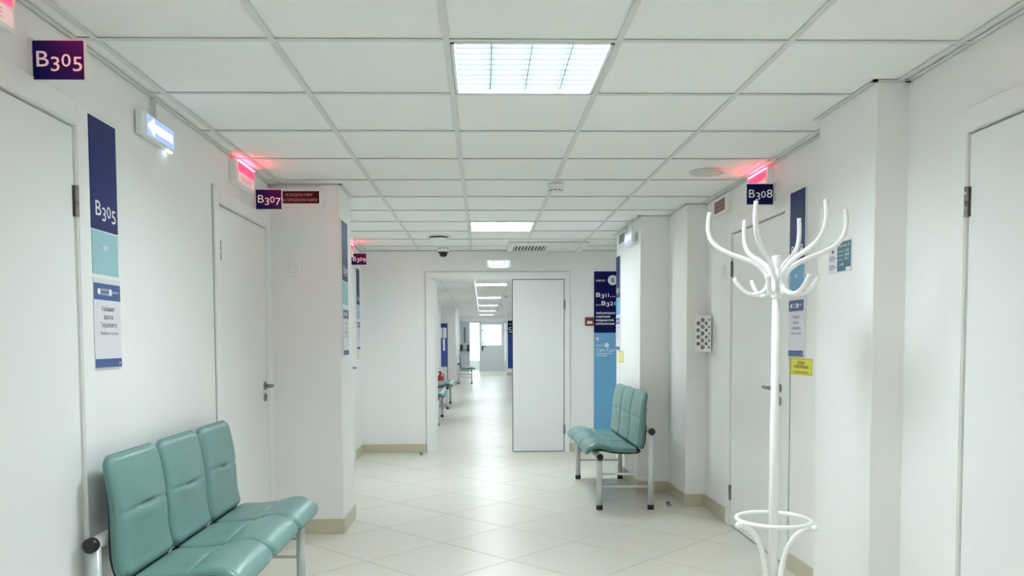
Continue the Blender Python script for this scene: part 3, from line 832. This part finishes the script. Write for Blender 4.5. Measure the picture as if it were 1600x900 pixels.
# exit sign over the double door
t = thing('exit_sign', 'lit exit sign hanging over the double door', 'sign', (.193, 9.10, 2.12))
pl = PF(9.10)
b = B(); pl.box(b, .052, .332, 2.124, 2.220, -.024, 0); obj('housing', b, WPLAS, t, .003)
b = B(); pl.box(b, .060, .324, 2.134, 2.212, 0, .002); f = obj('lit_face', b, EXITC, t)
b = B(); put_text(b, pl, 'ВЫХОД', .190, 2.149, .070, .0028, .012, 'c', width=.225); obj('lettering', b, EXITT, f)
b = B(); pl.box(b, .10, .28, 2.128, 2.135, 0, .0035); obj('lamp_strip', b, EXITT, f)
obj('hanger', B().box(.187, .199, 9.106, 9.118, 2.22, H), WPLAS, t)
# hanging lit sign beside the wide column
t = thing('exit_sign', 'small lit sign on two rods beside the wide right column', 'sign', (1.29, 7.0, 2.12))
b = B().box(1.272, 1.300, 6.78, 7.12, 2.13, 2.232); obj('housing', b, WPLAS, t, .003)
b = B(); PR(1.272).box(b, -7.11, -6.79, 2.138, 2.224, 0, .002); f = obj('lit_face', b, EXITBG, t)
b = B(); PR(1.270).poly(b, [(-7.10, 2.182), (-7.03, 2.215), (-7.03, 2.198), (-6.82, 2.198), (-6.82, 2.166), (-7.03, 2.166), (-7.03, 2.149)], .0, .001); obj('arrow', b, EXITW, f)
for y in (6.83, 7.07): obj('rod', B().tube([(1.286, y, 2.23), (1.286, y, H)], .004, 8), GPLAS, t)

# department banner on the cross wall
def banner(pl, a0, z0, z1, zs, label, up_m, lo_m, lines, wd=.30):
    t = thing('department_banner', label, 'sign', tuple(pl.pt(a0+wd/2, z0)))
    b = B(); pl.box(b, a0-.001, a0+wd+.001, z0, z1, .001, .004); obj('backing_board', b, WPLAS, t)
    b = B(); pl.box(b, a0, a0+wd, zs, z1, .004, .007); u_ = obj('upper_field', b, up_m, t)
    b = B(); pl.box(b, a0, a0+wd, z0, zs, .004, .007); l_ = obj('lower_field', b, lo_m, t)
    return t, u_, l_
pl = PF(YB)
t, u_, l_ = banner(pl, 1.298, .226, 2.095, 1.385, 'tall navy and light blue direction banner on the cross wall', NAVYD, SKYB, None, .285)
b = B(); pl.disc(b, 1.515, 1.993, .057, .0072, .0082, 36); o = obj('badge', b, WHT, u_)
b = B(); put_text(b, pl, 'B', 1.517, 1.966, .076, .0092, .010, 'c'); put_text(b, pl, 'B', 1.517, 1.966, .076, .0092, .010, 'c'); obj('badge_lettering', b, BLACKTXT, u_)
b = B()
put_text(b, pl, 'корпус', 1.322, 1.980, .034, .0082, .004, width=.105)
old_style(b, pl, 'B311...', 1.322, 1.800, .052, .222, .0082, .012)
old_style(b, pl, '...B321', 1.322, 1.703, .052, .226, .0082, .012)
for i, (s_, w_) in enumerate((('Амбулаторное', .222), ('отделение', .165), ('медицинской', .205), ('реабилитации', .215))):
    put_text(b, pl, s_, 1.322, 1.602-.041*i, .036, .0082, .012, width=w_)
obj('lettering', b, WHT, u_)
b = B()
pl.box(b, 1.336, 1.344, 1.290, 1.330, .0072, .0082); pl.poly(b, [(1.318, 1.312), (1.324, 1.306), (1.340, 1.322), (1.356, 1.306), (1.362, 1.312), (1.340, 1.336)], .0072, .0082)
obj('arrow', b, WHT, l_); b = B(); put_text(b, pl, 'корпус', 1.322, 1.232, .026, .0082, .004, width=.085)
bb_ = B(); pl.disc(bb_, 1.448, 1.240, .026, .0072, .0080, 30); obj('badge', bb_, WHT, l_)
old_style(b, pl, 'C301..C317', 1.322, 1.170, .036, .226, .0082, .006)
put_text(b, pl, 'Терапевтическое', 1.322, 1.137, .026, .0082, .006, width=.19)
put_text(b, pl, 'отделение', 1.322, 1.112, .026, .0082, .006, width=.125)
obj('lettering', b, WHT, l_)
b = B(); put_text(b, pl, 'C', 1.448, 1.229, .034, .0086, .010, 'c'); obj('badge_lettering', b, SKYB, l_)
pl = PF(30.0)
t, u_, l_ = banner(pl, .96, .25, 2.05, 1.55, 'tall royal blue banner at the far end by the exit doors', NAVYD, ROYAL, None, .42)
b = B(); pl.disc(b, 1.27, 1.93, .07, .0072, .008, 24); put_text(b, pl, 'корпус', 1.0, 1.91, .05, .009, .005); put_text(b, pl, 'C', 1.0, 1.70, .16, .009, .02)
put_text(b, pl, 'C301', 1.0, 1.60, .08, .009, .02); obj('lettering', b, WHT, u_)

# stickers
def sticker(name, pl, a0, a1, z0, z1, m, label, lines):
    t = thing(name, label, 'sign', tuple(pl.pt((a0+a1)/2, z0)))
    b = B(); pl.box(b, a0, a1, z0, z1, .0005, .003); s_ = obj('sheet', b, m, t)
    b = B()
    for a_, b_ in (((a0+.006, a1-.006), (z0+.006, z0+.0075)), ((a0+.006, a1-.006), (z1-.0075, z1-.006)), ((a0+.006, a0+.0075), (z0+.006, z1-.006)), ((a1-.0075, a1-.006), (z0+.006, z1-.006))):
        pl.box(b, a_[0], a_[1], b_[0], b_[1], .003, .0034)
    for s2, z, w_, h_ in lines: put_text(b, pl, s2, (a0+a1)/2, z, h_, .0036, .008, 'c', width=w_)
    obj('lettering', b, BLACKTXT, s_)
sticker('yellow_notice', PR(RW), -4.425, -4.135, 1.104, 1.196, YEL, 'yellow printed notice under the B308 plate', [('ДЕЛАЕМ', 1.162, .10, .024), ('ПРОВЕТРИВАНИЕ', 1.140, .20, .022), ('благодарим за понимание', 1.118, .20, .012)])
sticker('yellow_notice', PL(LW), 8.93, 9.04, 1.10, 1.19, YELP, 'small pale yellow notice under the far left B309 plate', [('!', 1.13, .008, .03)])
sticker('yellow_notice', PR(1.33), -7.74, -7.48, 1.085, 1.195, YELP, 'small pale yellow notice on the wide right column', [('!', 1.135, .02, .03)])
# bilingual card on the pilaster by the rack
t = thing('contact_poster', 'small white and teal card on the pilaster right of the rack', 'poster', (1.595, 3.53, 1.60))
pl = PR(1.595)
b = B(); pl.box(b, -3.648, -3.418, 1.594, 1.732, .0005, .003); s_ = obj('card', b, PAPER, t)
b = B(); pl.box(b, -3.555, -3.424, 1.599, 1.727, .003, .0036); tf = obj('teal_field', b, TEALP, t)
b = B(); pl.box(b, -3.47, -3.424, 1.599, 1.613, .0036, .004)
put_text(b, pl, 'Поликлиника', -3.545, 1.705, .014, .0042, .002)
for i, s2 in enumerate(('единый номер', 'регистратура', 'вызов врача')): put_text(b, pl, s2, -3.545, 1.682-.018*i, .011, .0042, sx=.7)
for i, s2 in enumerate(('12-42', '30-20', '72-11')): put_text(b, pl, s2, -3.480, 1.681-.018*i, .018, .0042, .01)
put_text(b, pl, '11-48', -3.53, 1.622, .018, .0042, .006); put_text(b, pl, '20', -3.45, 1.705, .018, .0042, .006)
obj('lettering', b, WHT, tf)
b = B(); pl.poly(b, [(-3.615, 1.700), (-3.610, 1.704), (-3.603, 1.690), (-3.594, 1.703), (-3.592, 1.690), (-3.604, 1.682)], .003, .0036)
for i, z in enumerate((1.668, 1.660, 1.652, 1.628, 1.620, 1.612)): pl.box(b, -3.635, -3.575+(.01 if i % 3 == 1 else -.012), z, z+.0028, .003, .0034)
obj('printed_lines', b, BLACKTXT, s_)

# ================================================================== WALL FITTINGS
def switch(pl, a, z, label):
    t = thing('light_switch', label, 'switch', tuple(pl.pt(a, z-.045)), None)
    b = B(); pl.box(b, a-.049, a+.049, z-.048, z+.048, 0, .003); obj('shadow_frame', b, TEE, t)  # grey rim painted as the shadow outline of the cover
    b = B(); pl.box(b, a-.032, a+.032, z-.032, z+.032, .010, .0105); obj('gap_shadow_ring', b, TEE, t)  # grey square painted as shade in the gap round the rocker
    b = B(); pl.box(b, a-.046, a+.046, z-.045, z+.045, 0, .010); obj('cover_plate', b, WHITEP, t, .003)
    b = B(); pl.box(b, a-.028, a+.028, z-.028, z+.028, .010, .015); obj('rocker', b, WPLAS, t, .002)
switch(PF(5.36), -1.252, 1.780, 'square white light switch on the left column front')
switch(PR(RW), -5.685, 1.786, 'white light switch on the right wall left of door B308')
t = thing('fire_call_point', 'red fire alarm call point left of the direction banner', 'alarm', (1.245, YB, 1.466))
pl = PF(YB)
b = B(); pl.box(b, 1.194, 1.290, 1.468, 1.562, 0, .045); obj('housing', b, BRICKR, t, .004)
b = B(); pl.box(b, 1.212, 1.274, 1.488, 1.520, .045, .047); w2 = obj('press_panel', b, WHT, t)
b = B(); put_text(b, pl, 'ПОЖАР', 1.243, 1.497, .016, .0476, .004, 'c'); obj('lettering', b, BLACKTXT, w2)
# perforated box
t = thing('perforated_wall_box', 'white perforated metal box on the narrow right pilaster', 'box', (1.66, 6.05, 1.205))
cu = bpy.data.curves.new('pl', 'CURVE'); cu.dimensions = '2D'; cu.fill_mode = 'BOTH'; cu.extrude = .001
def spl(pts):
    s_ = cu.splines.new('POLY'); s_.points.add(len(pts)-1)
    for p_, q_ in zip(s_.points, pts): p_.co = (q_[0], q_[1], 0, 1)
    s_.use_cyclic_u = True
Wb, Hb = .120, .276
spl([(0, 0), (Wb, 0), (Wb, Hb), (0, Hb)])
for cxx, n_, r_, y_ in ((.024, 4, .0145, .062), (.055, 5, .0150, .036), (.082, 4, .0115, .062), (.103, 5, .0075, .036)):
    for k in range(n_):
        spl([(cxx+r_*math.cos(2*math.pi*i/20), y_+.051*k+r_*1.15*math.sin(2*math.pi*i/20)) for i in range(20)])
ob = bpy.data.objects.new('pl', cu); C.objects.link(ob)
me = bpy.data.meshes.new_from_object(ob.evaluated_get(bpy.context.evaluated_depsgraph_get()))
b = B(); X0b = 1.601
b.add([(X0b+v.co.x, 5.962-v.co.z, 1.206+v.co.y) for v in me.vertices], [tuple(p_.vertices) for p_ in me.polygons])
bpy.data.objects.remove(ob); bpy.data.curves.remove(cu); bpy.data.meshes.remove(me)
obj('front_panel', b, WHITEP, t)
b = B()
pts_ = [(X0b+.001, 5.9635), (X0b+Wb-.001, 5.9635), (X0b+Wb-.001, 6.12), (1.665, 6.12)]
for z0_, z1_ in ((1.206, 1.209), (1.479, 1.482)): b.prism(pts_, z0_, z1_)
b.prism([(X0b+.001, 5.9635), (X0b+.004, 5.9635), (1.668, 6.12), (1.665, 6.12)], 1.2092, 1.4788)
b.prism([(X0b+Wb-.004, 5.9635), (X0b+Wb-.001, 5.9635), (X0b+Wb-.001, 6.12), (X0b+Wb-.004, 6.12)], 1.2092, 1.4788)
b.prism([(1.628, 6.0), (X0b+Wb-.006, 6.0), (X0b+Wb-.006, 6.004), (1.630, 6.004)], 1.2092, 1.4788)
obj('casing', b, GPLAS, t)

# ================================================================== CEILING FITTINGS
t = thing('smoke_detector', 'white smoke detector on the ceiling between the two lights', 'detector', (.492, 5.335, H-.045))
obj('base', B().lathe(.492, 5.335, [(.050, H-.020), (.052, H-.016), (.052, H)], 28), WPLAS, t)
obj('head', B().lathe(.492, 5.335, [(.030, H-.052), (.040, H-.048), (.046, H-.036), (.050, H-.030), (.050, H-.020)], 28), WPLAS, t)
b = B()
for k in range(10):
    a = 2*math.pi*k/10
    b.tube([(.492+.0435*math.cos(a+q_), 5.335+.0435*math.sin(a+q_), H-.042) for q_ in (0, .13, .26, .4)], .0028, 6)
obj('vent_slots', b, BLACK, t)
for (dx_, dy_), lb in zip(((.55, 18.45), (.55, 22.7), (.55, 27.0)), ('first far smoke detector seen through the doorway', 'second far smoke detector seen through the doorway', 'third far smoke detector before the exit doors')):
    c_ = copy_tree(t, None, lb); c_.location = (dx_, dy_, H-.045)
def diffuser(x, y, r, label, drop=.02, m=WPLAS, slit=True):
    t = thing('ceiling_vent', label, 'vent', (x, y, H-drop))
    obj('rim', B().lathe(x, y, [(r*.80, H-.004), (r*.95, H-.008), (r, H-.002), (r, H+.004)], 40), m, t)
    if slit: obj('throat', B().lathe(x, y, [(r*.78, H-.0058), (r*.78, H-.0045)], 40), BLACK, t)
    obj('disc', B().lathe(x, y, [(r*.35, H-drop), (r*.68, H-drop+.002), (r*.72, H-drop+.006), (r*.5, H-drop+.009), (.02, H-.004)], 40), m, t)
diffuser(-.428, 7.97, .125, 'round white ceiling vent with a dark slit, left of the second light', .026)
diffuser(1.398, 4.955, .108, 'round flat grey ceiling disc near the B308 door', .010, GPLAS, False)
t = thing('dome_camera', 'black dome security camera on the ceiling before the double door', 'camera', (-.43, 8.98, H-.08))
obj('mount_base', B().lathe(-.43, 8.98, [(.062, H-.044), (.066, H-.040), (.066, H)], 28), WPLAS, t)
obj('dome', B().lathe(-.43, 8.98, [(.008, H-.098), (.024, H-.095), (.038, H-.084), (.044, H-.068), (.046, H-.055), (.062, H-.050), (.064, H-.044)], 28), BLACK, t)
# slotted grille by the cross wall
t = thing('ceiling_grille', 'rectangular slotted air grille on the ceiling by the cross wall', 'vent', (.71, 8.84, H-.03))
gx0, gx1, gy0, gy1 = .285, 1.135, 8.44, 9.21
zb = H-.022
b = B().box(gx0, gx1, gy0, gy0+.17, zb, H).box(gx0, gx1, gy1-.04, gy1, zb, H).box(gx0, gx0+.06, gy0+.17, gy1-.04, zb, H).box(gx1-.06, gx1, gy0+.17, gy1-.04, zb, H)
obj('face_frame', b, WPLAS, t, .002)
obj('duct_box', B().box(gx0+.06, gx1-.06, gy0+.17, gy1-.04, H-.0012, H-.0002), BLACK, t)
n_ = 20; sp_ = (gx1-gx0-.12)/n_
for k in range(n_):
    x = gx0+.06+sp_*(k+.5)
    tilt = .30 if k < n_//2 else -.95
    dx = .013*math.sin(tilt); dz = .009*math.cos(tilt)
    wdt = .0062 if k < n_//2 else .016
    b = B()
    zc = H-.012
    th_ = math.radians(28 if k < n_//2 else 10)
    c_, s_ = math.cos(th_)*wdt, math.sin(th_)*wdt
    b.add([(x-c_, gy0+.17, zc+s_), (x+c_, gy0+.17, zc-s_), (x+c_, gy1-.04, zc-s_), (x-c_, gy1-.04, zc+s_),
           (x-c_, gy0+.17, zc+s_+.0015), (x+c_, gy0+.17, zc-s_+.0015), (x+c_, gy1-.04, zc-s_+.0015), (x-c_, gy1-.04, zc+s_+.0015)],
          [(0,3,2,1),(4,5,6,7),(0,1,5,4),(1,2,6,5),(2,3,7,6),(3,0,4,7)])
    obj('slat', b, WPLAS, t)
# slim plain white trunking on the far ceiling
tag(obj('ceiling_strip', B().box(-.135, -.105, 12.5, 27.0, H-.018, H), WHITEP), 'slim white trunking along the far ceiling lights', 'strip')

# ================================================================== FLOOR THINGS
def stop(x, y, label):
    t = thing('door_stop', label, 'door stop', (x, y, 0))
    obj('base', B().lathe(x, y, [(.020, 0), (.020, .006), (.008, .009), (.008, .026)], 18), STEEL, t)
    obj('bumper', B().tube([(x, y, .024), (x-.022, y-.008, .024)], [.010, .011], 14), STEEL, t)
stop(1.463, 6.17, 'small steel door stop on the floor behind the right bench')
stop(-.70, 9.04, 'small steel door stop on the floor left of the doorway')
# fire extinguisher
ex, ey = -1.05, 19.8
t = thing('fire_extinguisher', 'red fire extinguisher on the floor past the two far benches', 'extinguisher', (ex, ey, 0))
obj('stand', B().box(ex-.08, ex+.08, ey-.08, ey+.08, 0, .10).box(ex-.09, ex+.09, ey-.09, ey+.09, .10, .115), RED, t)
obj('cylinder', B().lathe(ex, ey, [(.070, .115), (.078, .125), (.078, .40), (.060, .44), (.025, .46), (.022, .48)], 24), RED, t)
obj('valve', B().box(ex-.02, ex+.02, ey-.015, ey+.015, .48, .52).box(ex-.10, ex+.03, ey-.01, ey+.01, .52, .54), BLACK, t)
obj('hose', B().tube([(ex+.02, ey-.02, .50), (ex+.09, ey-.04, .47), (ex+.10, ey-.05, .38), (ex+.085, ey-.06, .28)], .010, 8), BLACK, t)
# notice stand
t = thing('notice_stand', 'blue freestanding notice board with white papers in the far corridor', 'notice board', (-1.12, 22.6, 0))
pl = P((-1.12, 22.6, 0), Vector((.55, .83, 0)).normalized())
b = B(); pl.box(b, -.20, .20, .58, 1.80, 0, .02); brd = obj('board', b, ROYAL, t)
b = B(); pl.box(b, -.16, .15, 1.70, 1.77, .02, .022); obj('header', b, NAVYD, brd)
b = B(); pl.box(b, -.17, -.04, 1.38, 1.67, .02, .023); pl.box(b, .0, .15, 1.38, 1.67, .02, .023); pl.box(b, -.02, .08, 1.02, 1.36, .02, .023); obj('papers', b, PAPER, brd)
b = B(); pl.box(b, -.22, -.20, 0.0, 1.82, 0, .02); pl.box(b, .20, .22, 0.0, 1.82, 0, .02); pl.box(b, -.20, .20, .56, .58, 0, .02); pl.box(b, -.22, -.20, 0, .02, -.2, .2); pl.box(b, .20, .22, 0, .02, -.2, .2)
obj('stand_frame', b, STEEL, t)
